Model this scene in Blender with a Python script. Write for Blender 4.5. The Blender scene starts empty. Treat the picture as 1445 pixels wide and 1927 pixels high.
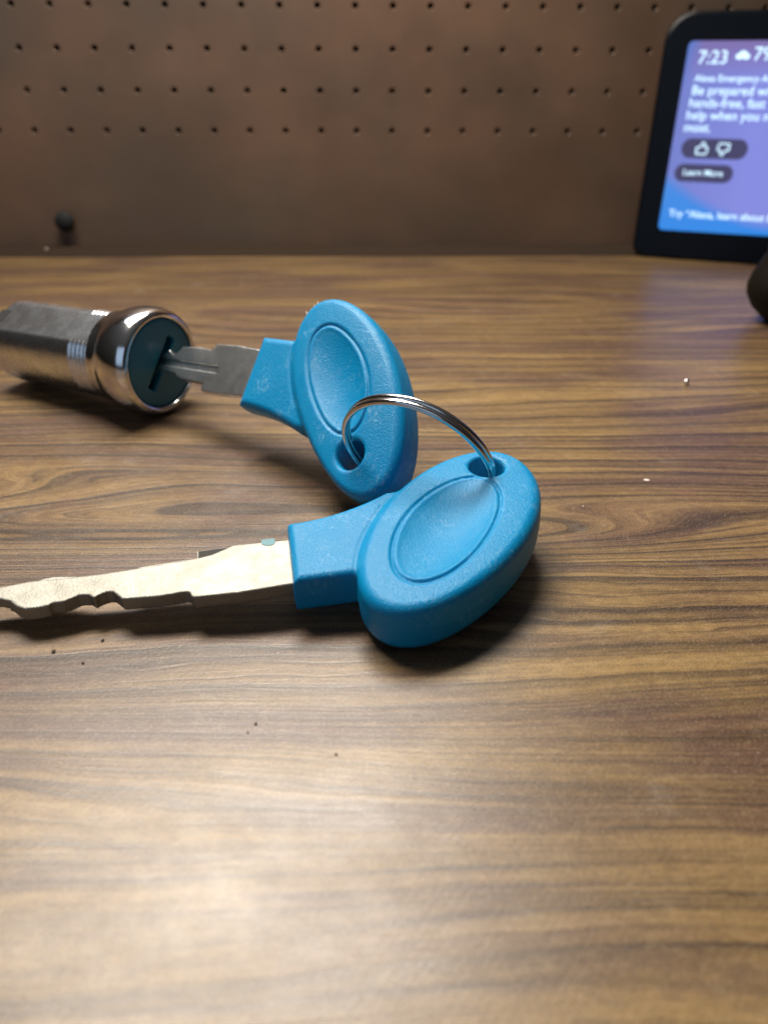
import bpy, bmesh, math, random
import numpy as np
from mathutils import Vector, Matrix

MM = 0.001
S = bpy.context.scene
COL = S.collection
rnd = random.Random(7)

# ------------------------------------------------------------------ camera
PITCH = 29.0
ROLL = 0.23
cam_d = bpy.data.cameras.new("camera")
cam = bpy.data.objects.new("camera", cam_d)
COL.objects.link(cam)
cam.location = (0, 0, 60 * MM)
cam.rotation_mode = 'XYZ'
cam.matrix_world = (Matrix.Translation((0, 0, 60 * MM)) @ Matrix.Rotation(math.radians(90 - PITCH), 4, 'X')
                    @ Matrix.Rotation(math.radians(ROLL), 4, 'Z'))
cam_d.sensor_fit = 'VERTICAL'
cam_d.sensor_height = 36.0
cam_d.sensor_width = 27.0
cam_d.lens = 36.0 * 1500.0 / 1927.0
cam_d.clip_start = 0.004
cam_d.clip_end = 20
cam_d.dof.use_dof = True
cam_d.dof.focus_distance = 110 * MM
cam_d.dof.aperture_fstop = 22.5
S.camera = cam

# ------------------------------------------------------------------ world + lamps
W = bpy.data.worlds.new("World")
S.world = W
W.use_nodes = True
wn = W.node_tree.nodes
wl = W.node_tree.links
bg = wn["Background"]
tc = wn.new("ShaderNodeTexCoord")
sep = wn.new("ShaderNodeSeparateXYZ")
wl.new(tc.outputs["Generated"], sep.inputs[0])
wr = wn.new("ShaderNodeValToRGB")
wl.new(sep.outputs[2], wr.inputs[0])
e = wr.color_ramp.elements
e[0].position = 0.0
e[0].color = (0.020, 0.017, 0.015, 1)
e[1].position = 1.0
e[1].color = (0.30, 0.30, 0.31, 1)
m_ = e.new(0.45)
m_.color = (0.10, 0.09, 0.085, 1)
wl.new(wr.outputs[0], bg.inputs[0])
bg.inputs[1].default_value = 0.26


def area(name, loc, target, sx, sy, power, color):
    d = bpy.data.lights.new(name, 'AREA')
    d.shape = 'RECTANGLE'
    d.size = sx * MM
    d.size_y = sy * MM
    d.energy = power
    d.color = color
    o = bpy.data.objects.new(name, d)
    COL.objects.link(o)
    o.location = Vector(loc) * MM
    o.rotation_euler = (Vector(target) - Vector(loc)).to_track_quat('-Z', 'Y').to_euler()
    return o


area("desk_lamp", (-58, 222, 268), (0, 120, 0), 190, 80, 1.65, (1.0, 0.91, 0.78))
area("room_lamp", (-165, 450, 660), (0, 60, 0), 520, 250, 2.9, (0.95, 0.97, 1.0))
area("cool_fill_light", (-210, -260, 190), (-40, 120, 0), 480, 280, 0.26, (0.55, 0.74, 1.0))  # unseen bluish source behind the camera, added for reflections and cool fill

S.view_settings.view_transform = 'Standard'
S.view_settings.look = 'None'
S.view_settings.gamma = 1
S.view_settings.use_curve_mapping = False
S.view_settings.exposure = 0.0
S.render.engine = 'CYCLES'
S.cycles.use_denoising = True
S.cycles.max_bounces = 8


# ------------------------------------------------------------------ node helpers
class NT:
    def __init__(self, name):
        self.m = bpy.data.materials.new(name)
        self.m.use_nodes = True
        self.t = self.m.node_tree
        self.n = self.t.nodes
        self.l = self.t.links
        self.p = self.n["Principled BSDF"]
        self.out = self.n["Material Output"]

    def node(self, kind, **kw):
        x = self.n.new(kind)
        for k, v in kw.items():
            setattr(x, k, v)
        return x

    def link(self, a, b):
        self.l.new(a, b)

    def set(self, node, key, v):
        if isinstance(v, bpy.types.NodeSocket):
            self.l.new(v, node.inputs[key])
        else:
            node.inputs[key].default_value = v

    def P(self, **kw):
        for k, v in kw.items():
            self.set(self.p, k.replace("_", " "), v)

    def math(self, op, a, b=0.0, c=None):
        x = self.node("ShaderNodeMath", operation=op)
        self.set(x, 0, a)
        self.set(x, 1, b)
        if c is not None:
            self.set(x, 2, c)
        return x.outputs[0]

    def obj(self):
        return self.node("ShaderNodeTexCoord").outputs["Object"]

    def mapping(self, vec, scale, loc=(0, 0, 0), rot=(0, 0, 0)):
        x = self.node("ShaderNodeMapping")
        self.set(x, "Vector", vec)
        x.inputs["Scale"].default_value = scale
        x.inputs["Location"].default_value = loc
        x.inputs["Rotation"].default_value = rot
        return x.outputs[0]

    def noise(self, vec, scale=1.0, detail=3.0, rough=0.55, dist=0.0):
        x = self.node("ShaderNodeTexNoise")
        self.set(x, "Vector", vec)
        x.inputs["Scale"].default_value = scale
        x.inputs["Detail"].default_value = detail
        x.inputs["Roughness"].default_value = rough
        x.inputs["Distortion"].default_value = dist
        return x.outputs[0]

    def ramp(self, fac, stops, interp='LINEAR'):
        x = self.node("ShaderNodeValToRGB")
        self.set(x, 0, fac)
        r = x.color_ramp
        r.interpolation = interp
        while len(r.elements) > 1:
            r.elements.remove(r.elements[-1])
        first = True
        for pos, c in stops:
            if not isinstance(c, (tuple, list)):
                c = (c, c, c)
            el = r.elements[0] if first else r.elements.new(pos)
            el.position = pos
            el.color = (c[0], c[1], c[2], 1)
            first = False
        return x.outputs[0]

    def mix(self, fac, a, b, mode='MIX'):
        x = self.node("ShaderNodeMix", data_type='RGBA', blend_type=mode)
        self.set(x, 0, fac)
        for k, v in ((6, a), (7, b)):
            if isinstance(v, tuple) and len(v) == 3:
                v = (*v, 1)
            self.set(x, k, v)
        return x.outputs[2]

    def bump(self, h, dist, strength=1.0, normal=None):
        x = self.node("ShaderNodeBump")
        self.set(x, "Height", h)
        x.inputs["Distance"].default_value = dist
        x.inputs["Strength"].default_value = strength
        if normal is not None:
            self.set(x, "Normal", normal)
        return x.outputs[0]


def plain(name, color, rough=0.5, metal=0.0, **kw):
    t = NT(name)
    t.P(Base_Color=(*color, 1), Roughness=rough, Metallic=metal)
    for k, v in kw.items():
        t.P(**{k: v})
    return t.m


def emit(name, color, strength):
    t = NT(name)
    t.P(Base_Color=(0, 0, 0, 1), Roughness=0.3, Emission_Color=(*color, 1), Emission_Strength=strength)
    return t.m


# ------------------------------------------------------------------ materials
def mat_desk():
    t = NT("wood_laminate")
    o = t.mapping(t.obj(), (1000, 1000, 1000), rot=(0, 0, math.radians(-2.0)))
    sp = t.node("ShaderNodeSeparateXYZ")
    t.link(o, sp.inputs[0])
    x, y = sp.outputs[0], sp.outputs[1]
    # slow wander of the grain
    w1 = t.noise(t.mapping(o, (0.0075, 0.024, 0.0), loc=(3.1, 7.7, 0)), 1, 1.5, 0.45)
    w2 = t.noise(t.mapping(o, (0.045, 0.12, 0.0), loc=(1.3, 2.2, 0)), 1, 3.0, 0.55)
    yw = t.math('ADD', y, t.math('ADD', t.math('MULTIPLY', w1, 26.0), t.math('MULTIPLY', w2, 1.6)))

    def tongue(y0, wid, height, x_full, x_end):
        # a flame figure: growth lines close round a tip that points along +x
        q = t.math('DIVIDE', t.math('SUBTRACT', y, y0), wid)
        g = t.math('EXPONENT', t.math('MULTIPLY', t.math('MULTIPLY', q, q), -1.0))
        mr = t.node("ShaderNodeMapRange", interpolation_type='SMOOTHSTEP')
        t.set(mr, 0, x)
        mr.inputs[1].default_value = x_full
        mr.inputs[2].default_value = x_end
        mr.inputs[3].default_value = height
        mr.inputs[4].default_value = 0.0
        return t.math('MULTIPLY', g, mr.outputs[0])

    yw = t.math('ADD', yw, tongue(116.0, 7.5, 17.0, -95.0, -18.0))
    yw = t.math('ADD', yw, tongue(101.0, 6.0, 14.0, 12.0, 78.0))
    yw = t.math('ADD', yw, tongue(58.0, 7.0, -9.0, -50.0, 45.0))
    # growth lines: dark sharp edge, slow fade
    ring = t.math('MULTIPLY', yw, 0.19)
    fr = t.math('FRACT', ring)
    ringdark = t.ramp(fr, [(0.0, 0.0), (0.50, 0.05), (0.78, 0.40), (0.92, 1.0), (0.97, 0.9), (1.0, 0.0)])
    amp = t.ramp(t.noise(t.mapping(o, (0.018, 0.11, 0.0), loc=(9, 1, 0)), 1, 2, 0.5), [(0.28, 0.25), (0.48, 1.0)])
    calm = t.ramp(t.math('MULTIPLY', y, 0.01), [(0.0, 0.30), (0.58, 0.38), (0.74, 1.0), (1.0, 1.0)])
    ringdark = t.math('MULTIPLY', t.math('MULTIPLY', ringdark, amp), calm)
    ring2 = t.math('FRACT', t.math('MULTIPLY', t.math('ADD', yw, t.math('MULTIPLY', w2, 2.0)), 0.52))
    amp2 = t.ramp(t.noise(t.mapping(o, (0.02, 0.10, 0.0), loc=(2, 6, 0)), 1, 2, 0.5), [(0.38, 0.0), (0.56, 1.0)])
    ring2d = t.math('MULTIPLY', t.ramp(ring2, [(0.0, 0.0), (0.7, 0.1), (0.93, 1.0), (1.0, 0.0)]), t.math('MULTIPLY', amp2, calm))
    cv = t.node("ShaderNodeCombineXYZ")
    t.link(x, cv.inputs[0])
    t.link(yw, cv.inputs[1])
    c = cv.outputs[0]
    s1 = t.noise(t.mapping(c, (0.014, 0.78, 0.0)), 1, 6.0, 0.68)
    s2 = t.noise(t.mapping(c, (0.05, 2.1, 0.0), loc=(5, 5, 0)), 1, 5.0, 0.7)
    s3 = t.noise(t.mapping(c, (0.45, 5.0, 0.0), loc=(8, 2, 0)), 1, 4.0, 0.7)
    dark1 = t.ramp(s1, [(0.37, 1.0), (0.45, 0.25), (0.53, 0.0)])
    dark2 = t.ramp(s2, [(0.33, 1.0), (0.41, 0.2), (0.50, 0.0)])
    lite = t.ramp(s1, [(0.53, 0.0), (0.66, 1.0)])
    big = t.noise(t.mapping(c, (0.010, 0.060, 0.0), loc=(2, 9, 0)), 1, 4.0, 0.55)
    hue = t.noise(t.mapping(c, (0.02, 0.085, 0.0), loc=(12, 4, 0)), 1, 4.0, 0.55)
    base = t.mix(t.ramp(big, [(0.38, 0.0), (0.62, 1.0)]), (0.158, 0.086, 0.032), (0.310, 0.192, 0.066))
    base = t.mix(t.math('MULTIPLY', t.ramp(hue, [(0.46, 0.0), (0.60, 1.0)]), 0.85), base, (0.112, 0.054, 0.038))
    base = t.mix(t.math('MULTIPLY', lite, 0.55), base, (0.36, 0.235, 0.098))
    base = t.mix(t.math('MULTIPLY', dark1, 0.80), base, (0.034, 0.018, 0.011))
    base = t.mix(t.math('MULTIPLY', t.math('MULTIPLY', dark2, calm), 0.75), base, (0.034, 0.020, 0.012))
    base = t.mix(t.math('MULTIPLY', ringdark, 0.88), base, (0.018, 0.009, 0.007))
    base = t.mix(t.math('MULTIPLY', ring2d, 0.72), base, (0.022, 0.011, 0.007))
    base = t.mix(t.math('MULTIPLY', t.ramp(s3, [(0.36, 1.0), (0.55, 0.0)]), 0.32), base, (0.050, 0.030, 0.018))
    mot = t.noise(t.mapping(o, (0.55, 0.95, 0.0), loc=(6, 6, 0)), 1, 5.0, 0.7)
    base = t.mix(t.math('MULTIPLY', t.ramp(mot, [(0.35, 1.0), (0.55, 0.0)]), 0.35), base, (0.075, 0.045, 0.028))
    base = t.mix(t.math('MULTIPLY', t.ramp(mot, [(0.52, 0.0), (0.72, 1.0)]), 0.25), base, (0.34, 0.25, 0.15))
    # dry smudges and reddish stains
    sm = t.noise(t.mapping(o, (0.10, 0.12, 0.0), loc=(4.4, 0.3, 0)), 1, 5.0, 0.65)
    base = t.mix(t.math('MULTIPLY', t.ramp(sm, [(0.62, 0.0), (0.80, 1.0)]), 0.22), base, (0.42, 0.40, 0.36))
    red = t.noise(t.mapping(o, (0.07, 0.11, 0.0), loc=(1.9, 6.3, 0)), 1, 4.0, 0.6)
    base = t.mix(t.math('MULTIPLY', t.ramp(red, [(0.62, 0.0), (0.74, 1.0)]), 0.40), base, (0.17, 0.075, 0.045))
    # printed screen of the laminate
    dots = t.noise(t.mapping(o, (3.6, 4.6, 3.2)), 1, 2.0, 0.7)
    base = t.mix(t.math('MULTIPLY', t.ramp(dots, [(0.3, 1.0), (0.5, 0.0)]), 0.50), base, (0.036, 0.024, 0.016))
    base = t.mix(t.math('MULTIPLY', t.ramp(dots, [(0.55, 0.0), (0.72, 1.0)]), 0.48), base, (0.40, 0.32, 0.21))
    fl = t.noise(t.mapping(o, (1.3, 1.3, 0.0), loc=(2, 3, 0)), 1, 3.0, 0.7)
    base = t.mix(t.math('MULTIPLY', t.ramp(fl, [(0.70, 0.0), (0.74, 1.0)]), 0.55), base, (0.60, 0.52, 0.42))
    # embossing
    weave = t.node("ShaderNodeTexWave", wave_type='BANDS', bands_direction='DIAGONAL')
    t.set(weave, "Vector", t.mapping(o, (1.0, -0.8, 1.0)))
    weave.inputs["Scale"].default_value = 0.62
    weave.inputs["Distortion"].default_value = 2.2
    weave.inputs["Detail"].default_value = 3.0
    weave.inputs["Detail Scale"].default_value = 0.5
    fine = t.noise(t.mapping(o, (2.6, 4.2, 2.0), loc=(1, 1, 1)), 1, 3.0, 0.65)
    hh = t.math('ADD', t.math('MULTIPLY', s2, 0.9), t.math('MULTIPLY', s3, 0.25))
    hh = t.math('ADD', hh, t.math('MULTIPLY', s1, 1.2))
    hh = t.math('SUBTRACT', hh, t.math('MULTIPLY', t.math('ADD', ringdark, ring2d), 0.35))
    n1 = t.bump(hh, 0.00010, 0.35)
    n2 = t.bump(fine, 0.000030, 0.7, n1)
    n3 = t.bump(weave.outputs[0], 0.000010, 0.22, n2)
    rough = t.ramp(sm, [(0.35, 0.33), (0.65, 0.41)])
    t.P(Base_Color=base, Roughness=rough, Normal=n3)
    t.p.inputs["Specular IOR Level"].default_value = 0.62
    tg = t.node("ShaderNodeCombineXYZ")
    tg.inputs[1].default_value = 1.0
    t.link(tg.outputs[0], t.p.inputs["Tangent"])
    t.P(Anisotropic=0.3)
    return t.m


def mat_board():
    t = NT("hardboard")
    o = t.mapping(t.obj(), (1000, 1000, 1000))
    b = t.noise(t.mapping(o, (0.014, 0.014, 0.02)), 1, 3, 0.55)
    c = t.noise(t.mapping(o, (0.03, 0.03, 0.03), loc=(5, 3, 2)), 1, 4, 0.6)
    f = t.noise(t.mapping(o, (1.6, 1.6, 1.6)), 1, 2, 0.6)
    col = t.mix(t.ramp(b, [(0.35, 0.0), (0.68, 1.0)]), (0.104, 0.076, 0.056), (0.190, 0.110, 0.072))
    col = t.mix(t.math('MULTIPLY', t.ramp(c, [(0.35, 0.0), (0.7, 1.0)]), 0.4), col, (0.075, 0.042, 0.028))
    col = t.mix(t.math('MULTIPLY', t.ramp(f, [(0.3, 1.0), (0.6, 0.0)]), 0.15), col, (0.06, 0.035, 0.022))
    t.P(Base_Color=col, Roughness=0.42, Normal=t.bump(t.math('ADD', f, t.math('MULTIPLY', c, 4.0)), 0.00005, 0.7))
    return t.m


def mat_blue(name, seed, scuff=0.0):
    t = NT(name)
    o = t.mapping(t.obj(), (1000, 1000, 1000), loc=(seed, seed * 2, 0))
    n = t.noise(t.mapping(o, (3.9, 3.9, 3.9)), 1, 3.0, 0.65, 0.2)
    v = t.noise(t.mapping(o, (0.09, 0.09, 0.09)), 1, 3.0, 0.5)
    col = t.mix(v, (0.001, 0.214, 0.450), (0.002, 0.260, 0.530))
    # powdery scuffs: fine scratches within soft patches
    patch = t.ramp(t.noise(t.mapping(o, (0.22, 0.22, 0.22), loc=(3, 8, 1)), 1, 3, 0.6), [(0.50, 0.0), (0.66, 1.0)])
    fleck = t.ramp(t.noise(t.mapping(o, (2.4, 1.3, 1.3), loc=(1, 4, 2)), 1, 5, 0.75), [(0.50, 0.0), (0.72, 1.0)])
    sc = t.math('MULTIPLY', t.math('MULTIPLY', patch, fleck), scuff)
    col = t.mix(sc, col, (0.42, 0.66, 0.80))
    spots = t.ramp(t.noise(t.mapping(o, (0.8, 0.8, 0.8), loc=(7, 7, 7)), 1, 2, 0.5), [(0.735, 0.0), (0.76, 1.0)])
    col = t.mix(t.math('MULTIPLY', spots, 0.30), col, (0.35, 0.62, 0.80))
    t.P(Base_Color=col, Roughness=t.math('ADD', t.math('MULTIPLY', v, 0.08), 0.30), Normal=t.bump(n, 0.00010, 1.0))
    t.P(Subsurface_Weight=0.4, Subsurface_Radius=(0.15, 0.6, 1.0), Subsurface_Scale=0.0012)
    t.p.inputs["Specular IOR Level"].default_value = 0.26
    return t.m


def mat_steel(name, base, rough, grain, dist, seed=0.0):
    t = NT(name)
    o = t.mapping(t.obj(), (1000, 1000, 1000), loc=(seed, 0, 0))
    g = t.noise(t.mapping(o, (grain, grain, grain)), 1, 3.0, 0.65)
    b = t.noise(t.mapping(o, (0.35, 0.35, 0.35), loc=(4, 4, 4)), 1, 4.0, 0.65)
    col = t.mix(t.ramp(b, [(0.35, 0.0), (0.7, 1.0)]), base, tuple(c * 0.82 for c in base))
    col = t.mix(t.math('MULTIPLY', t.ramp(g, [(0.3, 1.0), (0.5, 0.0)]), 0.35), col, tuple(c * 0.6 for c in base))
    t.P(Base_Color=col, Metallic=1.0, Roughness=t.math('ADD', t.math('MULTIPLY', b, 0.16), rough),
        Normal=t.bump(g, dist, 0.8))
    return t.m


M = {}
M['desk'] = mat_desk()
M['board'] = mat_board()
M['blue'] = mat_blue("blue_plastic_near", 1.0, 0.35)
M['blue_far'] = mat_blue("blue_plastic_scuffed", 9.0, 0.55)
M['blade'] = mat_steel("nickel_blade", (0.37, 0.358, 0.315), 0.54, 3.0, 0.00010)
M['blade_far'] = mat_steel("stained_blade", (0.80, 0.82, 0.82), 0.24, 1.2, 0.00002, 3.0)
M['cut_shade'] = plain('cut_shade', (0.035, 0.033, 0.030), 0.5)  # near-black that paints the shade in the near blade's cut
M['cut_shade'].node_tree.nodes['Principled BSDF'].inputs['Specular IOR Level'].default_value = 0.1
M['chrome'] = mat_steel("chrome", (0.88, 0.88, 0.90), 0.06, 0.6, 0.000004, 1.0)
M['body_metal'] = mat_steel("plated_body", (0.78, 0.80, 0.83), 0.19, 1.1, 0.00001, 6.0)
M['ring'] = mat_steel("polished_wire", (0.72, 0.71, 0.70), 0.09, 0.5, 0.000003, 2.0)
M['teal_disc'] = plain("dark_teal_plastic", (0.003, 0.120, 0.185), 0.34)
M['black'] = plain("black_void", (0.006, 0.006, 0.006), 0.7)
M['case'] = plain("black_case", (0.002, 0.003, 0.006), 0.30)
M['case'].node_tree.nodes['Principled BSDF'].inputs['Specular IOR Level'].default_value = 0.15
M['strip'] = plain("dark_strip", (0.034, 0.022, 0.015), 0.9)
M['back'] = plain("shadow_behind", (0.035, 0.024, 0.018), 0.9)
M['knob'] = plain("dark_brown", (0.006, 0.0045, 0.003), 0.6)
for k_ in ('knob', 'strip'):
    M[k_].node_tree.nodes['Principled BSDF'].inputs['Specular IOR Level'].default_value = 0.12
M['rubber'] = plain("black_rubber", (0.004, 0.005, 0.007), 0.8)
M['crumb'] = plain("crumb_dark", (0.035, 0.022, 0.014), 0.8)
M['pale'] = plain("pale_fleck", (0.62, 0.55, 0.48), 0.6)
M['teal_paint'] = plain("teal_smear", (0.05, 0.20, 0.24), 0.5)
M['bead'] = plain("bright_bead", (0.85, 0.83, 0.80), 0.10, 1.0)
M['text'] = emit("lit_text", (0.60, 0.84, 1.0), 1.5)
M['pill'] = emit("lit_pill", (0.060, 0.055, 0.135), 1.0)


# ------------------------------------------------------------------ object helpers
def link_mesh(name, verts, faces, mat, parent=None, base=(0, 0, 0), smooth=True):
    """verts in mm, world axes; stored relative to base (the thing's foot)"""
    me = bpy.data.meshes.new(name)
    v = (np.asarray(verts, float) - np.asarray(base, float)) * MM
    me.from_pydata(v.tolist(), [], [list(map(int, f)) for f in faces])
    me.materials.append(mat)
    if smooth:
        me.polygons.foreach_set("use_smooth", [True] * len(me.polygons))
    me.validate()
    me.update()
    o = bpy.data.objects.new(name, me)
    COL.objects.link(o)
    if parent is None:
        o.location = Vector(base) * MM
    else:
        o.parent = parent
    return o


def thing(name, label, cat, base, group=None):
    o = bpy.data.objects.new(name, None)
    o.empty_display_size = 0.005
    COL.objects.link(o)
    o.location = Vector(base) * MM
    tag(o, label, cat, group)
    return o


def tag(o, label, cat, group=None):
    o["label"] = label
    o["category"] = cat
    if group:
        o["group"] = group


def recalc(o):
    bm = bmesh.new()
    bm.from_mesh(o.data)
    bmesh.ops.recalc_face_normals(bm, faces=bm.faces)
    bm.to_mesh(o.data)
    bm.free()


# naive surface nets over a signed distance function, snapped to its zero set
def surface_net(f, lo, hi, h, snap=3):
    lo = np.array(lo, float)
    n = np.ceil((np.array(hi, float) - lo) / h).astype(int) + 1
    ax = [lo[i] + h * np.arange(n[i]) for i in range(3)]
    V = np.empty(n)
    Y, Z = np.meshgrid(ax[1], ax[2], indexing='ij')
    for i, xv in enumerate(ax[0]):
        V[i] = f(np.full(Y.shape, xv), Y, Z)
    neg = V < 0
    c = [neg[dx:n[0] - 1 + dx, dy:n[1] - 1 + dy, dz:n[2] - 1 + dz] for dx in (0, 1) for dy in (0, 1) for dz in (0, 1)]
    cnt = sum(a.astype(int) for a in c)
    act = (cnt > 0) & (cnt < 8)
    idx = -np.ones(act.shape, int)
    I = np.argwhere(act)
    idx[act] = np.arange(len(I))
    P = np.zeros((len(I), 3))
    K = np.zeros(len(I))
    for axis in range(3):
        o1, o2 = [a for a in range(3) if a != axis]
        for a in (0, 1):
            for b in (0, 1):
                s = I.copy()
                s[:, o1] += a
                s[:, o2] += b
                t = s.copy()
                t[:, axis] += 1
                va = V[s[:, 0], s[:, 1], s[:, 2]]
                vb = V[t[:, 0], t[:, 1], t[:, 2]]
                m = (va < 0) != (vb < 0)
                w = np.where(m, va / np.where(m, va - vb, 1), 0)
                q = s.astype(float)
                q[:, axis] += w
                P[m] += q[m]
                K[m] += 1
    P = lo + h * P / K[:, None]
    F = []
    for axis in range(3):
        o1, o2 = (axis + 1) % 3, (axis + 2) % 3
        sl = [slice(1, n[i] - 1) for i in range(3)]
        sl[axis] = slice(0, n[axis] - 1)
        A = neg[tuple(sl)]
        sl2 = list(sl)
        sl2[axis] = slice(1, n[axis])
        B = neg[tuple(sl2)]
        E = np.argwhere(A != B)
        flip = A[tuple(E.T)]
        off = np.array([sl[i].start for i in range(3)])
        E = E + off
        qs = []
        for (a, b) in ((1, 1), (0, 1), (0, 0), (1, 0)):
            g = E.copy()
            g[:, o1] -= a
            g[:, o2] -= b
            qs.append(idx[g[:, 0], g[:, 1], g[:, 2]])
        Q = np.stack(qs, 1)
        Q[~flip] = Q[~flip][:, ::-1]
        F.append(Q)
    F = np.concatenate(F)
    e_ = h * 0.15
    for _ in range(snap):
        d = f(P[:, 0], P[:, 1], P[:, 2])
        g = np.stack([(f(P[:, 0] + e_ * (k == 0), P[:, 1] + e_ * (k == 1), P[:, 2] + e_ * (k == 2)) -
                       f(P[:, 0] - e_ * (k == 0), P[:, 1] - e_ * (k == 1), P[:, 2] - e_ * (k == 2))) / (2 * e_) for k in range(3)], 1)
        g2 = np.maximum((g ** 2).sum(1), 0.25)
        st = -(d / g2)[:, None] * g
        L = np.linalg.norm(st, axis=1, keepdims=True)
        st *= np.minimum(1, 0.35 * h / np.maximum(L, 1e-9))
        P = P + st
    return P, F


def smin(a, b, k):
    h = np.clip(0.5 + 0.5 * (b - a) / k, 0, 1)
    return b * (1 - h) + a * h - k * h * (1 - h)


def smax(a, b, k):
    return -smin(-a, -b, k)


def rounded_extrude(d2, dz, r):
    a = d2 + r
    b = dz + r
    return np.minimum(np.maximum(a, b), 0) + np.hypot(np.maximum(a, 0), np.maximum(b, 0)) - r


def poly_sdf(px, py, poly):
    p = np.asarray(poly, float)
    d = np.full(px.shape, 1e9)
    inside = np.zeros(px.shape, bool)
    for i in range(len(p)):
        a, b = p[i - 1], p[i]
        ex, ey = b - a
        wx, wy = px - a[0], py - a[1]
        t = np.clip((wx * ex + wy * ey) / (ex * ex + ey * ey + 1e-12), 0, 1)
        d = np.minimum(d, (wx - t * ex) ** 2 + (wy - t * ey) ** 2)
        c = ((a[1] > py) != (b[1] > py)) & (px < (b[0] - a[0]) * (py - a[1]) / (b[1] - a[1] + 1e-12) + a[0])
        inside ^= c
    d = np.sqrt(d)
    return np.where(inside, -d, d)


def tube(points, r, closed=False, n=12, taper=None):
    pts = np.asarray(points, float)
    m = len(pts)
    V, F = [], []
    T = np.gradient(pts, axis=0) if not closed else np.roll(pts, -1, 0) - np.roll(pts, 1, 0)
    T /= np.linalg.norm(T, axis=1, keepdims=True)
    ref = np.array([0.13, 0.31, 0.94])
    u = np.cross(T[0], ref)
    u /= np.linalg.norm(u)
    for i in range(m):
        u = u - T[i] * (u @ T[i])
        u /= np.linalg.norm(u)
        w = np.cross(T[i], u)
        rr = r if taper is None else r * taper[i]
        for k in range(n):
            a = 2 * math.pi * k / n
            V.append(pts[i] + rr * (math.cos(a) * u + math.sin(a) * w))
    rng = m if closed else m - 1
    for i in range(rng):
        j = (i + 1) % m
        for k in range(n):
            F.append((i * n + k, i * n + (k + 1) % n, j * n + (k + 1) % n, j * n + k))
    if not closed:
        F.append(tuple(range(n))[::-1])
        F.append(tuple((m - 1) * n + k for k in range(n)))
    return np.array(V), F


def box(lo, hi):
    x0, y0, z0 = lo
    x1, y1, z1 = hi
    V = [(x0, y0, z0), (x1, y0, z0), (x1, y1, z0), (x0, y1, z0), (x0, y0, z1), (x1, y0, z1), (x1, y1, z1), (x0, y1, z1)]
    F = [(3, 2, 1, 0), (4, 5, 6, 7), (0, 1, 5, 4), (1, 2, 6, 5), (2, 3, 7, 6), (3, 0, 4, 7)]
    return V, F


def structure(o):
    o["kind"] = "structure"
    return o


# ------------------------------------------------------------------ desk top
YAW = math.radians(1.79)
CW, SW = math.cos(YAW), math.sin(YAW)


def wall_pt(u, z, back=0.0):
    return (-10.36 + u * CW - back * SW, 316.9 + u * SW + back * CW, z)


V, F = box((-700, -260, -18), (900, 345, 0))
structure(link_mesh("desk_top", V, F, M['desk'], smooth=False))

# ------------------------------------------------------------------ pegboard
PITCH_H = 12.7
Z0 = 78.95


def build_pegboard():
    V, F = [], []
    n = 16
    TH = 4.0
    r = 0.98
    def cell(u, z, top, bot, left=PITCH_H / 2, right=PITCH_H / 2):
        s = len(V)
        per, cir = [], []
        for k in range(n):
            a = 2 * math.pi * k / n + math.pi / n
            c, s_ = math.cos(a), math.sin(a)
            m = max(abs(c), abs(s_)) * math.cos(math.pi / n) / math.cos(math.pi / n)
            per.append((c / m, s_ / m))
            cir.append((c, s_))
        for c, s_ in per:
            V.append(wall_pt(u + c * PITCH_H / 2, z + s_ * PITCH_H / 2))
        for c, s_ in cir:
            V.append(wall_pt(u + c * (r + 0.22), z + s_ * (r + 0.22), 0.0))
        for c, s_ in cir:
            V.append(wall_pt(u + c * r, z + s_ * r, 0.25))
        for c, s_ in cir:
            V.append(wall_pt(u + c * r, z + s_ * r, TH))
        for k in range(n):
            j = (k + 1) % n
            F.append((s + k, s + j, s + n + j, s + n + k))
            F.append((s + n + k, s + n + j, s + 2 * n + j, s + 2 * n + k))
            F.append((s + 2 * n + k, s + 2 * n + j, s + 3 * n + j, s + 3 * n + k))
        # corner fills between the 16-gon picked off the square and its corners
        for k in range(n):
            j = (k + 1) % n
            a, b = per[k], per[j]
            if abs(a[0]) > 0.999 and abs(b[1]) > 0.999 or abs(a[1]) > 0.999 and abs(b[0]) > 0.999:
                if abs(a[0] - b[0]) > 1e-6 and abs(a[1] - b[1]) > 1e-6:
                    cx = math.copysign(1, a[0] + b[0])
                    cy = math.copysign(1, a[1] + b[1])
                    q = len(V)
                    V.append(wall_pt(u + cx * PITCH_H / 2, z + cy * PITCH_H / 2))
                    F.append((s + k, q, s + j))
    rows_up = 13
    for row in range(-rows_up, 4):
        for col in range(-22, 22):
            cell(col * PITCH_H, Z0 - row * PITCH_H, 0, 0)
    u0, u1 = -22.5 * PITCH_H, 21.5 * PITCH_H
    zb = Z0 - 3.5 * PITCH_H
    zt = Z0 + (rows_up + 0.5) * PITCH_H
    s = len(V)
    for (u, z) in ((u0, -2), (u1, -2), (u1, zb), (u0, zb)):
        V.append(wall_pt(u, z))
    F.append((s, s + 1, s + 2, s + 3))
    # outer rim and back sheet
    s = len(V)
    for b in (0.0, 12.0):
        for (u, z) in ((u0, -2), (u1, -2), (u1, zt), (u0, zt)):
            V.append(wall_pt(u, z, b))
    for k in range(4):
        j = (k + 1) % 4
        F.append((s + k, s + j, s + 4 + j, s + 4 + k))
    o = link_mesh("panel", V, F, M['board'], PB, smooth=False)
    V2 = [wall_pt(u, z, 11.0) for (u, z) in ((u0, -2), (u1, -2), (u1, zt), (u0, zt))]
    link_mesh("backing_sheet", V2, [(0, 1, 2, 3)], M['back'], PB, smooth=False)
    return o


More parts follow.
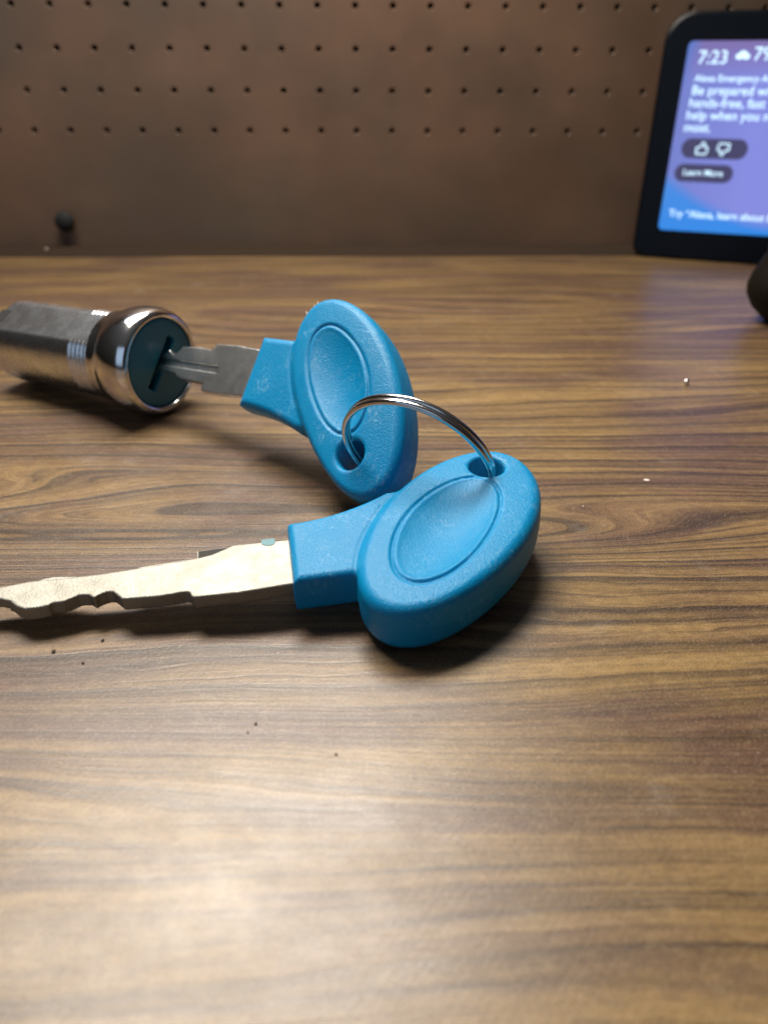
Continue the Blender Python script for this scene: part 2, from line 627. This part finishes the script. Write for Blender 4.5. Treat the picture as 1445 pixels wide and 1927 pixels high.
PB = thing("pegboard", "brown perforated hardboard panel with rows of small round holes behind the desk", "pegboard", (0, 0, 0))
build_pegboard()

# strip along the back edge of the desk
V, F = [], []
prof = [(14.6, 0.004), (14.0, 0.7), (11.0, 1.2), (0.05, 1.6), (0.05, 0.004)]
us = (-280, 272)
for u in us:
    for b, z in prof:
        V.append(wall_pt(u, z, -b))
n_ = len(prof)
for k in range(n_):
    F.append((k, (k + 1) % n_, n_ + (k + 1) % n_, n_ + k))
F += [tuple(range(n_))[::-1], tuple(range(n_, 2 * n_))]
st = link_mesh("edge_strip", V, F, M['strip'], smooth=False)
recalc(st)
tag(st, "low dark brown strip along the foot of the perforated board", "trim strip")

# ------------------------------------------------------------------ keys
HB = 3.8


def rotm(m):
    return np.array(m)


R1 = rotm([[0.9861033773675552, 0.16212154073989668, 0.03628684572158282], [0.1558898609919684, -0.9784712996401577, 0.1352489076495781], [0.05743239838457662, -0.1277126532831469, -0.9901469576821281]])
R2 = rotm([[0.8140988343606054, 0.31536310699961206, -0.48763633851083693], [-0.5735747938146195, 0.5680265528204747, -0.5902184266789756], [0.09085727154840441, 0.7601920454953734, 0.6433140836110615]])
T1 = np.array([-11.788, 85.178, 4.845])
T2 = np.array([-22.174, 134.353, 12.799])
SH1 = dict(c=(21.236, -1.347), th=0.635, a=18.456, b=9.818, gs=1.826, ga=11.621, gb=5.495, nw=5.85, nr=0.95, fl=0.022, hole=(28.56, -11.82),
           fo=(-0.024, 0.011, 0.046, -0.074, -0.258, 0.174, -0.006), fg=(0.010, -0.022, 0.095, -0.018, 0.0, -0.005, 0.145))
SH2 = dict(c=(21.482, -1.571), th=0.638, a=19.276, b=9.229, gs=2.532, ga=10.606, gb=5.103, nw=6.55, nr=1.2, fl=0.012, hole=(27.36, -11.32),
           fo=(0.017, -0.013, 0.425, 0.027, -0.479, -0.244, -0.049), fg=(-0.023, -0.005, -0.023, -0.030, -0.216, 0.021, -0.134))


def fourier(co, ph):
    r = co[0]
    for k in (1, 2, 3):
        r = r + co[2 * k - 1] * np.cos(k * ph) + co[2 * k] * np.sin(k * ph)
    return r


def head_sdf(sh):
    th = sh['th']
    L = (-math.sin(th), math.cos(th))
    Wd = (math.cos(th), math.sin(th))

    def ell(x, y, a, b, shift, co):
        l = (x - sh['c'][0]) * L[0] + (y - sh['c'][1]) * L[1] - shift
        w = (x - sh['c'][0]) * Wd[0] + (y - sh['c'][1]) * Wd[1]
        k0 = np.hypot(l / a, w / b)
        k1 = np.hypot(l / a ** 2, w / b ** 2) + 1e-9
        return k0 * (k0 - 1) / k1 - fourier(co, np.arctan2(w / b, l / a)) * np.clip(k0, 0, 1), k0

    def f(x, y, z):
        do, ko = ell(x, y, sh['a'], sh['b'], 0.0, sh['fo'])
        dg, k0 = ell(x, y, sh['ga'], sh['gb'], sh['gs'], sh['fg'])
        h = HB - 0.45 * np.clip(ko, 0, 1) ** 4
        h = h - 0.34 * np.exp(-(dg / 0.24) ** 2)
        ke = np.clip(k0 + 0.04, 0, 1)
        h = h - 1.25 * (1 - ke ** 2) + 0.05 * np.exp(-((dg + 0.6) / 0.3) ** 2)
        az = np.abs(z)
        # slight draft of the side walls away from the parting line
        bow = rounded_extrude(do + 0.05 * az, (az - h) * 0.93, 1.35)
        hw = np.where(y < 0, sh['nw'] + sh['fl'] * np.clip(x, 0, 14) ** 2, sh['nw'])
        dn = np.maximum(np.abs(y) - hw, np.maximum(-x + 0.045 * az, x - 18.0))
        neck = rounded_extrude(dn + 0.03 * az, az - 2.75, sh['nr'])
        neck = np.maximum(neck, -do - 3.0)
        d = smin(bow, neck, 0.55)
        # crease where the thin neck meets the thick bow
        d = d + 0.16 * np.exp(-((do - 0.1) / 0.28) ** 2) * np.clip((az - 2.2) / 0.6, 0, 1) * (x < 13)
        hx, hy = sh['hole']
        dh = np.hypot(x - hx, y - hy) - 2.45
        return smax(d, -dh, 0.75)
    return f


BL_MAIN = [[1.22, -4.09], [0.04, -4.12], [-7.05, -4.43], [-8.08, -3.88], [-9.77, -3.04], [-11.65, -2.7], [-14.44, -2.45], [-19.37, -2.14], [-22.94, -1.98], [-26.82, -1.99], [-32.0, -2.28], [-35.73, -1.88], [-37.53, -1.48], [-37.87, -0.77], [-37.21, -0.06], [-35.28, 0.25], [-33.91, 0.92], [-32.88, 2.08], [-31.83, 2.76], [-30.16, 2.83], [-29.14, 2.67], [-28.71, 2.3], [-27.46, 2.37], [-26.76, 2.04], [-25.71, 1.5], [-24.56, 1.65], [-23.84, 2.37], [-23.27, 1.92], [-22.24, 1.56], [-21.66, 1.68], [-20.37, 3.29], [-19.87, 3.31], [-16.07, 3.63], [-12.92, 3.43], [-12.4, 3.64], [-12.13, 4.46], [-11.75, 4.64], [-6.55, 4.87], [-0.17, 4.57], [1.22, 4.65]]
BL_LEDGE = [[1.22, -4.09], [0.04, -4.25], [-7.04, -4.65], [-11.6, -4.62], [-11.85, -4.4], [-11.78, -3.2], [-16.45, -3.0], [-18.95, -2.85], [-19.7, -2.4], [-20.3, -1.8], [-24.84, -1.75], [-25.86, -2.15], [-26.75, -2.6], [-29.55, -3.1], [-30.82, -2.95], [-31.87, -2.3]] + BL_MAIN[11:]


def blade_sdf(x, y, z):
    dm = poly_sdf(x, y, BL_MAIN)
    dl = poly_sdf(x, y, BL_LEDGE)
    a = rounded_extrude(dm, np.abs(z) - 0.95, 0.12)
    b = rounded_extrude(dl, np.maximum(z - 0.95, -0.55 - z), 0.08)
    d = np.minimum(a, b)
    # shallow milled channel on the ledge side
    ch = np.maximum(np.maximum(np.abs(y + 0.15) - 0.7, 0.55 - z), np.maximum(x + 9.5, -x - 40))
    return np.maximum(d, -ch)


print("building keys")
BL_V, BL_F = surface_net(blade_sdf, (-38.6, -5.4, -1.3), (2.0, 5.6, 1.3), 0.17, 3)


def build_key(label, R, T, sh, head_mat, blade_mat, extra):
    hv, hf = surface_net(head_sdf(sh), (-1, -19.5, -4.4), (37, 17.5, 4.4), 0.24, 4)
    hw = hv @ R.T + T
    bw = (BL_V + np.array([0, 0, -0.15])) @ R.T + T
    base = T.copy()
    base[2] = min(hw[:, 2].min(), bw[:, 2].min() if T[0] > -15 else 99)
    t = thing("key", label, "key", base, "pair of blue-headed keys")
    lift = np.array([0, 0, max(0.0, 0.03 - hw[:, 2].min())])
    print("lowest head z", hw[:, 2].min(), "blade", bw[:, 2].min())
    h = link_mesh("head", hw + lift, hf, head_mat, t, base)
    b = link_mesh("blade", bw + lift, BL_F, blade_mat, t, base)
    recalc(h)
    recalc(b)
    return t, h, b, base, lift


K1, h1, b1, base1, lift1 = build_key("blue plastic key lying flat in front, its pale toothed blade pointing left", R1, T1, SH1, M['blue'], M['blade'], None)
K2, h2, b2, base2, lift2 = build_key("scuffed blue plastic key pushed into the chrome lock, its head standing on edge", R2, T2, SH2, M['blue_far'], M['blade_far'], None)

# thin dark plate painting the shade in the near blade's milled cut
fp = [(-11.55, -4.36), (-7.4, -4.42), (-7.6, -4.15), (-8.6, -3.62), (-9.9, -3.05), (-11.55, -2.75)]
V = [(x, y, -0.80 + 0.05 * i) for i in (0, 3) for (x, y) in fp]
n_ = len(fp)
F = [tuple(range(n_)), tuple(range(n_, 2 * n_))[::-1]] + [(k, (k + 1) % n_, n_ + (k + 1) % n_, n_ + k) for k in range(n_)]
fo = link_mesh("cut_shade_plate", np.array(V) @ R1.T + T1 + lift1, F, M['cut_shade'], b1, base1, smooth=False)
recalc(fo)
fo["label"] = "shade in the milled cut along the back edge of the blade, put in as a dark plate"

# teal smear wrapped over the back edge of the near blade
V = []
g0 = [(-3.45, -4.72), (-1.75, -4.72), (-1.65, -3.9), (-1.95, -3.35), (-2.9, -3.4), (-3.4, -3.8)]
for zz in (-1.16, 0.55):
    for (x, y) in g0:
        V.append((x, y, zz))
n_ = len(g0)
F = [tuple(range(n_)), tuple(range(n_, 2 * n_))[::-1]] + [(k, (k + 1) % n_, n_ + (k + 1) % n_, n_ + k) for k in range(n_)]
pm = link_mesh("paint_smear", np.array(V) @ R1.T + T1 + lift1, F, M['teal_paint'], b1, base1, smooth=False)
recalc(pm)
pm["label"] = "small teal smear on the back edge of the blade"

# ragged moulding flash at the top of the far head
fl = []
FV, FF = [], []
th = SH2['th']
for i in range(4):
    a = math.radians(4 + i * 5 + rnd.uniform(-2, 2))
    lx = math.cos(a) * SH2['a']
    wx = -math.sin(a) * SH2['b']
    p = np.array([SH2['c'][0] - math.sin(th) * lx + math.cos(th) * wx, SH2['c'][1] + math.cos(th) * lx + math.sin(th) * wx])
    outd = (p - np.array(SH2['c']))
    outd /= np.linalg.norm(outd)
    tn = np.array([-outd[1], outd[0]])
    hgt = rnd.uniform(0.15, 0.5)
    s = len(FV)
    zc = rnd.uniform(2.2, 2.9)
    for q, z in ((p + tn * 0.22 - outd * 0.5, zc), (p - tn * 0.22 - outd * 0.5, zc + .1), (p - outd * 0.5, zc - .25), (p + outd * hgt + tn * rnd.uniform(-.25, .25), zc + rnd.uniform(-.1, .2))):
        FV.append((q[0], q[1], z))
    FF += [(s, s + 1, s + 3), (s + 1, s + 2, s + 3), (s + 2, s, s + 3), (s, s + 2, s + 1)]
link_mesh("moulding_flash", np.array(FV) @ R2.T + T2 + lift2, FF, M['pale'], h2, base2, smooth=False)

# ------------------------------------------------------------------ split ring
rc = np.array([4.766, 104.98, 11.293])
rr_ = 11.359
az, el = 1.104, 0.474
nn = np.array([math.cos(el) * math.cos(az), math.cos(el) * math.sin(az), math.sin(el)])
uu = np.cross(nn, [0, 0, 1])
uu /= np.linalg.norm(uu)
vv = np.cross(nn, uu)
pts = []
turns = 2.15
N = 300
for i in range(N + 1):
    s_ = i / N
    a = 2 * math.pi * turns * s_ + 2.2
    w = 2 * math.pi * turns * s_ / (2 * math.pi)
    off = -0.52 + 0.86 * (np.clip((w - 1.0) / 0.18 + 0.5, 0, 1)) + 0.0 * w
    rad = rr_ + 0.05 * math.sin(3 * a)
    pts.append(rc + rad * (math.cos(a) * uu + math.sin(a) * vv) + nn * off)
rb = rc.copy()
rb[2] = 0.0
rv, rf = tube(pts, 0.47, n=14)
ring = link_mesh("key_ring", rv, rf, M['ring'], None, rb)
recalc(ring)
tag(ring, "shiny steel split ring looped through both blue key heads", "key ring")

# ------------------------------------------------------------------ lock cylinder
LC = np.array([-42.7, 147.9, 10.55])
la = math.radians(-30.0)
le = math.radians(2.6)
LX = np.array([math.cos(le) * math.cos(la), math.cos(le) * math.sin(la), math.sin(le)])
SL = R2[:, 1] - LX * (R2[:, 1] @ LX)
SL /= np.linalg.norm(SL)
LY = SL                       # slot direction
LZ = np.cross(LX, LY)
LR = np.stack([LX, LY, LZ], 1)
lbase = np.array([LC[0], LC[1], 0.0])
lock = thing("lock_cylinder", "chrome cylinder lock lying on its side with a key in its dark teal face", "lock", lbase)
UP = np.array([0, 0, 1.0]) - LX * LX[2]
UP /= np.linalg.norm(UP)
SIDE = np.cross(UP, LX)       # towards the back
# angle helper in (LY, LZ) plane


def ang_of(v):
    return math.atan2(v @ LZ, v @ LY)


toward = -SIDE if SIDE[1] > 0 else SIDE
flat_dir = UP * math.sin(math.radians(60)) + toward * math.cos(math.radians(60))
fa = ang_of(flat_dir)


def lathe_sdf_profile(poly):
    def f(x, y, z):
        return poly_sdf(x, np.hypot(y, z), poly)
    return f


def body_f(x, y, z):
    r = np.hypot(y, z)
    a = np.arctan2(z, y)
    rib = 0.20 * np.cos((x + 13.0) * 2 * math.pi / 1.15) * ((x > -16.6) & (x < -10.9))
    d = np.maximum(r - 8.35 - rib, np.maximum(x + 7, -x - 41.2))
    d = smax(d, (r - 7.8) + (-x - 40.4), 0.3)
    yy = y * math.cos(fa) + z * math.sin(fa)
    d = smax(d, np.where(x < -8.6, yy - 7.4, -5), 0.12)
    yo = -yy
    d = smax(d, np.where(x < -8.6, yo - 7.4, -5), 0.12)
    # little square notch in the tail
    q = y * -math.sin(fa) + z * math.cos(fa)
    return d


bv, bf = surface_net(body_f, (-45.8, -9.6, -9.6), (-5.5, 9.6, 9.6), 0.25, 3)
body = link_mesh("lock_body", bv @ LR.T + LC, bf, M['body_metal'], lock, lbase)
recalc(body)
# bezel: lathe
prof = [(-1.9, 8.38), (-0.75, 8.42), (-0.05, 8.55), (0.28, 8.9), (0.20, 9.35), (-0.35, 9.95), (-1.5, 10.35), (-3.2, 10.52), (-5.2, 10.35),
        (-6.9, 9.9), (-8.0, 9.45), (-8.7, 9.15), (-10.8, 9.0), (-11.0, 8.9), (-11.05, 8.3)]
# smooth the profile
pp = np.array(prof)
for _ in range(2):
    q = [pp[0]]
    for i in range(len(pp) - 1):
        q.append(pp[i] * 0.75 + pp[i + 1] * 0.25)
        q.append(pp[i] * 0.25 + pp[i + 1] * 0.75)
    q.append(pp[-1])
    pp = np.array(q)
NS = 96
V, F = [], []
for (x, r) in pp:
    for k in range(NS):
        a = 2 * math.pi * k / NS
        V.append((x, r * math.cos(a), r * math.sin(a)))
for i in range(len(pp) - 1):
    for k in range(NS):
        j = (k + 1) % NS
        F.append((i * NS + k, i * NS + j, (i + 1) * NS + j, (i + 1) * NS + k))
bz = link_mesh("bezel", np.array(V) @ LR.T + LC, F, M['chrome'], lock, lbase)
recalc(bz)


def disc_f(x, y, z):
    r = np.hypot(y, z)
    top = -0.25 - 0.0 * r
    d = rounded_extrude(r - 8.4, np.maximum(x - top, -x - 4.0), 0.5)
    slot = np.maximum(np.maximum(np.abs(y) - 5.6, np.abs(z + 0.05) - 0.92), -x - 3.4)
    return smax(d, -slot, 0.2)


dv, df = surface_net(disc_f, (-4.4, -9, -9), (0.3, 9, 9), 0.2, 3)
disc = link_mesh("face_disc", dv @ LR.T + LC, df, M['teal_disc'], lock, lbase)
recalc(disc)
V, F = box((-3.42, -5.5, -1.18), (-3.25, 5.5, 1.08))
link_mesh("keyway", np.array(V) @ LR.T + LC, F, M['black'], disc, lbase, smooth=False)
# dark notch at the tail
q0 = flat_dir
tq = np.cross(LX, q0)
NV = []
for dx in (-41.3, -38.7):
    for (h_, t_) in ((7.48, 2.9), (7.48, -1.6), (6.3, -1.6), (6.3, 2.9)):
        NV.append(LC + LX * dx + q0 * h_ + tq * t_)
F = [(0, 1, 2, 3), (7, 6, 5, 4), (0, 4, 5, 1), (1, 5, 6, 2), (2, 6, 7, 3), (3, 7, 4, 0)]
nt = link_mesh("tail_notch", NV, F, M['black'], lock, lbase, smooth=False)
recalc(nt)

# ------------------------------------------------------------------ smart display
yw = math.radians(-20)
th = math.radians(8)
DA = np.array([94.0, 303.0, 0.0])
dd = np.array([math.cos(yw), math.sin(yw), 0])
bb = np.array([-dd[1], dd[0], 0])
du = np.array([0, 0, 1]) * math.cos(th) + bb * math.sin(th)
dn = np.cross(dd, du)
disp = thing("smart_display", "black smart display with a lit blue and purple screen leaning back by the pegboard", "smart display", DA)


def D(x, z, n=0.0):
    return DA + dd * x + du * z + dn * n


def rrect(x0, z0, x1, z1, radii, seg=8):
    """radii: bl, br, tr, tl"""
    out = []
    for (cx, cz, r, a0) in ((x0, z0, radii[0], 180), (x1, z0, radii[1], 270), (x1, z1, radii[2], 0), (x0, z1, radii[3], 90)):
        sx = 1 if cx == x0 else -1
        sz = 1 if cz == z0 else -1
        for k in range(seg + 1):
            a = math.radians(a0 + 90 * k / seg)
            out.append((cx + sx * r + r * math.cos(a), cz + sz * r + r * math.sin(a)))
    return out


def slab(name, outline, n0, n1, mat, parent, bevel=0.0, smooth=False):
    V, F = [], []
    levels = [(n1, 0.0)] if bevel == 0 else [(n1, bevel), (n1 - bevel * 0.3, bevel * 0.3), (n1 - bevel, 0.0)]
    levels = levels + [(n0, 0.0)]
    c = np.mean(outline, axis=0)
    o = np.array(outline)
    w = (o.max(0) - o.min(0)) / 2
    for nv, ins in levels:
        sc = (w - ins) / w
        for p in o:
            q = c + (p - c) * sc
            V.append(D(q[0], q[1], nv))
    m = len(o)
    F.append(tuple(range(m)))
    for i in range(len(levels) - 1):
        for k in range(m):
            j = (k + 1) % m
            F.append((i * m + k, (i + 1) * m + k, (i + 1) * m + j, i * m + j))
    F.append(tuple((len(levels) - 1) * m + k for k in range(m))[::-1])
    ob = link_mesh(name, V, F, mat, parent, DA, smooth)
    recalc(ob)
    return ob


BX0, BX1, BZ0, BZ1 = -3.4, 140.0, 0.05, 78.6
case = slab("case", rrect(BX0, BZ0, BX1, BZ1, (5.0, 5.0, 9.0, 9.0), 10), -7.0, 0.0, M['case'], disp, 1.0)


def mat_screen():
    t = NT("lit_screen")
    o = t.obj()
    # object axes are world axes: rebuild the screen's own x and z
    d1 = t.node("ShaderNodeVectorMath", operation='DOT_PRODUCT')
    t.link(o, d1.inputs[0])
    d1.inputs[1].default_value = tuple(dd * 1000)
    d2 = t.node("ShaderNodeVectorMath", operation='DOT_PRODUCT')
    t.link(o, d2.inputs[0])
    d2.inputs[1].default_value = tuple(du * 1000)
    x, z = d1.outputs["Value"], d2.outputs["Value"]
    # swoosh: lilac above a curved edge, blue below
    edge = t.math('ADD', t.math('MULTIPLY', t.math('SUBTRACT', x, 46.0), t.math('MULTIPLY', t.math('SUBTRACT', x, 46.0), 0.0085)), 10.5)
    dlt = t.math('SUBTRACT', z, edge)
    blue = t.mix(t.ramp(t.math('MULTIPLY', z, 0.03), [(0.2, 0.0), (1.0, 1.0)]), (0.020, 0.190, 0.620), (0.060, 0.200, 0.560))
    lil = t.mix(t.ramp(t.math('MULTIPLY', x, 0.025), [(0.1, 0.0), (0.75, 1.0)]), (0.135, 0.165, 0.460), (0.180, 0.195, 0.560))
    lil = t.mix(t.ramp(t.math('SUBTRACT', t.math('MULTIPLY', z, 0.05), 2.9), [(0.0, 0.0), (0.5, 1.0)]), lil, (0.165, 0.125, 0.330))
    tl = t.math('ADD', t.math('MULTIPLY', x, 0.10), t.math('MULTIPLY', t.math('SUBTRACT', 70.0, z), 0.03))
    lil = t.mix(t.ramp(tl, [(0.50, 1.0), (1.35, 0.0)]), lil, (0.075, 0.155, 0.470))
    col = t.mix(t.ramp(t.math('MULTIPLY', dlt, 0.2), [(0.0, 0.0), (0.9, 1.0)]), blue, lil)
    t.P(Base_Color=(0.0, 0.0, 0.0, 1), Roughness=0.15, Emission_Color=col, Emission_Strength=1.3)
    return t.m


M['screen'] = mat_screen()
SX0, SX1, SZ0, SZ1 = 4.6, 134.0, 9.95, 69.6
scr = slab("screen", rrect(SX0, SZ0, SX1, SZ1, (1.6, 1.6, 1.6, 1.6), 5), -0.5, 0.06, M['screen'], disp)


def screen_text(body, x, z, size, shear=0.0, name="lit_text"):
    c = bpy.data.curves.new(name, 'FONT')
    c.body = body
    c.size = size * MM
    c.extrude = 0.00002
    c.offset = 0.00003
    tmp = bpy.data.objects.new(name, c)
    COL.objects.link(tmp)
    dg = bpy.context.evaluated_depsgraph_get()
    dg.update()
    me = bpy.data.meshes.new_from_object(tmp.evaluated_get(dg))
    bpy.data.objects.remove(tmp)
    vs = np.array([v.co[:] for v in me.vertices]) / MM
    W3 = np.array([D(x + v[0], z + v[1], 0.13 + v[2]) for v in vs])
    fs = [list(p.vertices) for p in me.polygons]
    bpy.data.meshes.remove(me)
    o = link_mesh(name, W3, fs, M['text'], scr, DA, smooth=False)
    return o


screen_text("7:23", 8.2, 62.9, 5.6)
screen_text("79°", 25.4, 63.9, 5.6)
screen_text("Alexa Emergency Assist", 8.3, 57.6, 2.9)
screen_text("Be prepared with", 8.0, 53.6, 3.95)
screen_text("hands-free, fast", 7.8, 49.8, 3.95)
screen_text("help when you need it", 7.6, 46.0, 3.95)
screen_text("most.", 7.5, 42.2, 3.95)
screen_text("Learn More", 9.8, 28.4, 2.75)
screen_text("Try “Alexa, learn about Emergency Assist”", 7.4, 14.6, 3.3)

# pills
slab("button", rrect(7.9, 33.8, 29.4, 40.2, (3.1,) * 4, 8), 0.0, 0.10, M['pill'], scr)
slab("button", rrect(7.0, 26.2, 26.2, 32.0, (2.8,) * 4, 8), 0.0, 0.10, M['pill'], scr)
# cloud
cl = []
for (cx, cz, r) in ((21.0, 65.0, 1.0), (22.2, 65.5, 1.35), (23.4, 65.0, 1.0)):
    V = [D(cx + r * math.cos(2 * math.pi * k / 20), cz + r * math.sin(2 * math.pi * k / 20) * 0.9, 0.12 + 0.01 * cx - 0.19) for k in range(20)]
    cl.append(V)
V = sum(cl, [])
link_mesh("weather_icon", V, [tuple(range(0, 20)), tuple(range(20, 40)), tuple(range(40, 60))], M['text'], scr, DA, smooth=False)


def thumb(cx, cz, s, flip):
    path = [(-1.0, -1.0), (-1.0, 0.25), (-0.35, 0.3), (0.05, 1.15), (0.45, 1.05), (0.4, 0.35), (1.05, 0.3), (1.1, -0.1), (0.95, -0.85), (0.7, -1.05), (-0.35, -0.95), (-1.0, -1.0)]
    sg = -1 if flip else 1
    dense = []
    for a, b in zip(path[:-1], path[1:]):
        for k in range(4):
            t = k / 4
            dense.append((a[0] * (1 - t) + b[0] * t, a[1] * (1 - t) + b[1] * t))
    P3 = [D(cx + sg * p[0] * s, cz + sg * p[1] * s, 0.2) for p in dense]
    v, f = tube(P3, 0.24, closed=True, n=6)
    link_mesh("thumb_icon", v, f, M['text'], scr, DA)


thumb(14.6, 36.9, 1.7, False)
thumb(21.6, 37.0, 1.7, True)

# wedge-shaped body and foot behind the glass
V = []
for x in (14, 122):
    for (n, z) in ((-6.9, 3.0), (-6.9, 60.0), (-14.0, 52.0), (-12.0, 4.0)):
        V.append(D(x, z, n))
rear = link_mesh("rear_housing", V, [(0, 1, 2, 3), (7, 6, 5, 4), (0, 4, 5, 1), (1, 5, 6, 2), (2, 6, 7, 3), (3, 7, 4, 0)], M['case'], disp, DA, smooth=False)
recalc(rear)

# ------------------------------------------------------------------ dark rounded thing at the right edge
kc = np.array([110.0, 216.0])
prof = [(0.0, 0.0), (4.0, 0.0), (6.5, 0.9), (10.2, 5.0), (12.0, 9.0), (12.3, 12.0), (11.6, 15.5), (9.8, 20.5), (9.0, 22.5), (9.0, 25.0), (8.0, 26.0), (0, 26.2)]
V, F = [], []
for (r, z) in prof:
    for k in range(64):
        a = 2 * math.pi * k / 64
        V.append((kc[0] + r * math.cos(a), kc[1] + r * math.sin(a), z * 0.80))
for i in range(len(prof) - 1):
    for k in range(64):
        j = (k + 1) % 64
        F.append((i * 64 + k, i * 64 + j, (i + 1) * 64 + j, (i + 1) * 64 + k))
kn = link_mesh("round_knob", V, F, M['knob'], None, (kc[0], kc[1], 0))
bm = bmesh.new()
bm.from_mesh(kn.data)
bmesh.ops.remove_doubles(bm, verts=bm.verts, dist=1e-6)
bmesh.ops.recalc_face_normals(bm, faces=bm.faces)
bm.to_mesh(kn.data)
bm.free()
tag(kn, "dark brown rounded object cut off by the right edge in front of the display", "knob")

# black peg on the board
pc = np.array(wall_pt(-108.6, 10.4))
V, F = [], []
pr = [(0.0, 0.0), (1.9, 0.0), (2.0, 1.0), (3.2, 1.6), (3.6, 2.6), (3.3, 3.8), (2.0, 4.6), (0.0, 4.8)]
nb = np.array([SW, -CW, 0])
ub = np.array([CW, SW, 0])
for (r, h) in pr:
    for k in range(32):
        a = 2 * math.pi * k / 32
        V.append(pc + nb * h + ub * r * math.cos(a) + np.array([0, 0, 1]) * r * math.sin(a))
for i in range(len(pr) - 1):
    for k in range(32):
        j = (k + 1) % 32
        F.append((i * 32 + k, i * 32 + j, (i + 1) * 32 + j, (i + 1) * 32 + k))
pg = link_mesh("board_plug", V, F, M['rubber'], None, pc)
bm = bmesh.new()
bm.from_mesh(pg.data)
bmesh.ops.remove_doubles(bm, verts=bm.verts, dist=1e-6)
bmesh.ops.recalc_face_normals(bm, faces=bm.faces)
bm.to_mesh(pg.data)
bm.free()
tag(pg, "round black plug low on the pegboard at its left end", "plug")

# ------------------------------------------------------------------ crumbs
F_, P_ = 1500.0, math.radians(29.0)


def ground(px, py):
    x = px - 722.5
    y = 963.5 - py
    r = math.radians(0.23)
    a = x * math.cos(r) + y * math.sin(r)
    b = -x * math.sin(r) + y * math.cos(r)
    d = (a, F_ * math.cos(P_) + b * math.sin(P_), -F_ * math.sin(P_) + b * math.cos(P_))
    t = -60.0 / d[2]
    return d[0] * t, d[1] * t


def crumb(name, xy, r, mat, label, cat, group=None, sq=(1, 1, 0.6)):
    bm = bmesh.new()
    bmesh.ops.create_icosphere(bm, subdivisions=2, radius=1)
    rn = random.Random(int(xy[0] * 1000) + int(xy[1] * 77))
    V = [(v.co.x * sq[0] * rn.uniform(.8, 1.15) * r, v.co.y * sq[1] * rn.uniform(.8, 1.15) * r, v.co.z * sq[2] * rn.uniform(.85, 1.1) * r) for v in bm.verts]
    F = [[v.index for v in f.verts] for f in bm.faces]
    bm.free()
    zmin = min(v[2] for v in V)
    V = [(v[0] + xy[0], v[1] + xy[1], v[2] - zmin) for v in V]
    o = link_mesh(name, V, F, mat, None, (xy[0], xy[1], 0))
    tag(o, label, cat, group)


dark = [((196, 1210), 0.26, "dark speck on the desk just below the tip half of the near blade"),
        ((104, 1232), 0.30, "leftmost dark speck on the desk below the near blade"),
        ((159, 1253), 0.20, "small dark speck lowest of the three below the near blade"),
        ((485, 1365), 0.22, "dark speck on the wood well below the near key's neck"),
        ((470, 1381), 0.16, "tiny dark speck beside the larger one on the front desk"),
        ((636, 1422), 0.18, "faint dark speck right of the stain on the front desk")]
for px, r, lab in dark:
    crumb("crumb", ground(*px), r * 0.72, M['crumb'], lab, "crumb", "dark crumbs on the desk", (1.0, 1.5, 0.6))
crumb("crumb", ground(1097, 951), 0.17, M['pale'], "pale crumb on the desk right of the near key's head", "crumb", "pale crumbs on the desk")
crumb("crumb", ground(1216, 900), 0.30, M['pale'], "flat pale flake on the desk far right of the near key", "crumb", "pale crumbs on the desk", (2.0, 1.3, 0.25))
crumb("crumb", wall_pt(-116.0, 3.2, -6)[:2], 1.0, M['pale'], "pale crumb at the foot of the pegboard near the black plug", "crumb", "pale crumbs on the desk", (1, 1, 0.8))
bx, by = ground(1288, 719)
bm = bmesh.new()
bmesh.ops.create_uvsphere(bm, u_segments=24, v_segments=16, radius=0.62)
V = [(v.co.x + bx, v.co.y + by, v.co.z + 0.61) for v in bm.verts]
F = [[v.index for v in f.verts] for f in bm.faces]
bm.free()
bo = link_mesh("metal_bead", V, F, M['bead'], None, (bx, by, 0))
tag(bo, "tiny shiny bead alone on the desk below the display", "bead")
print("scene built")
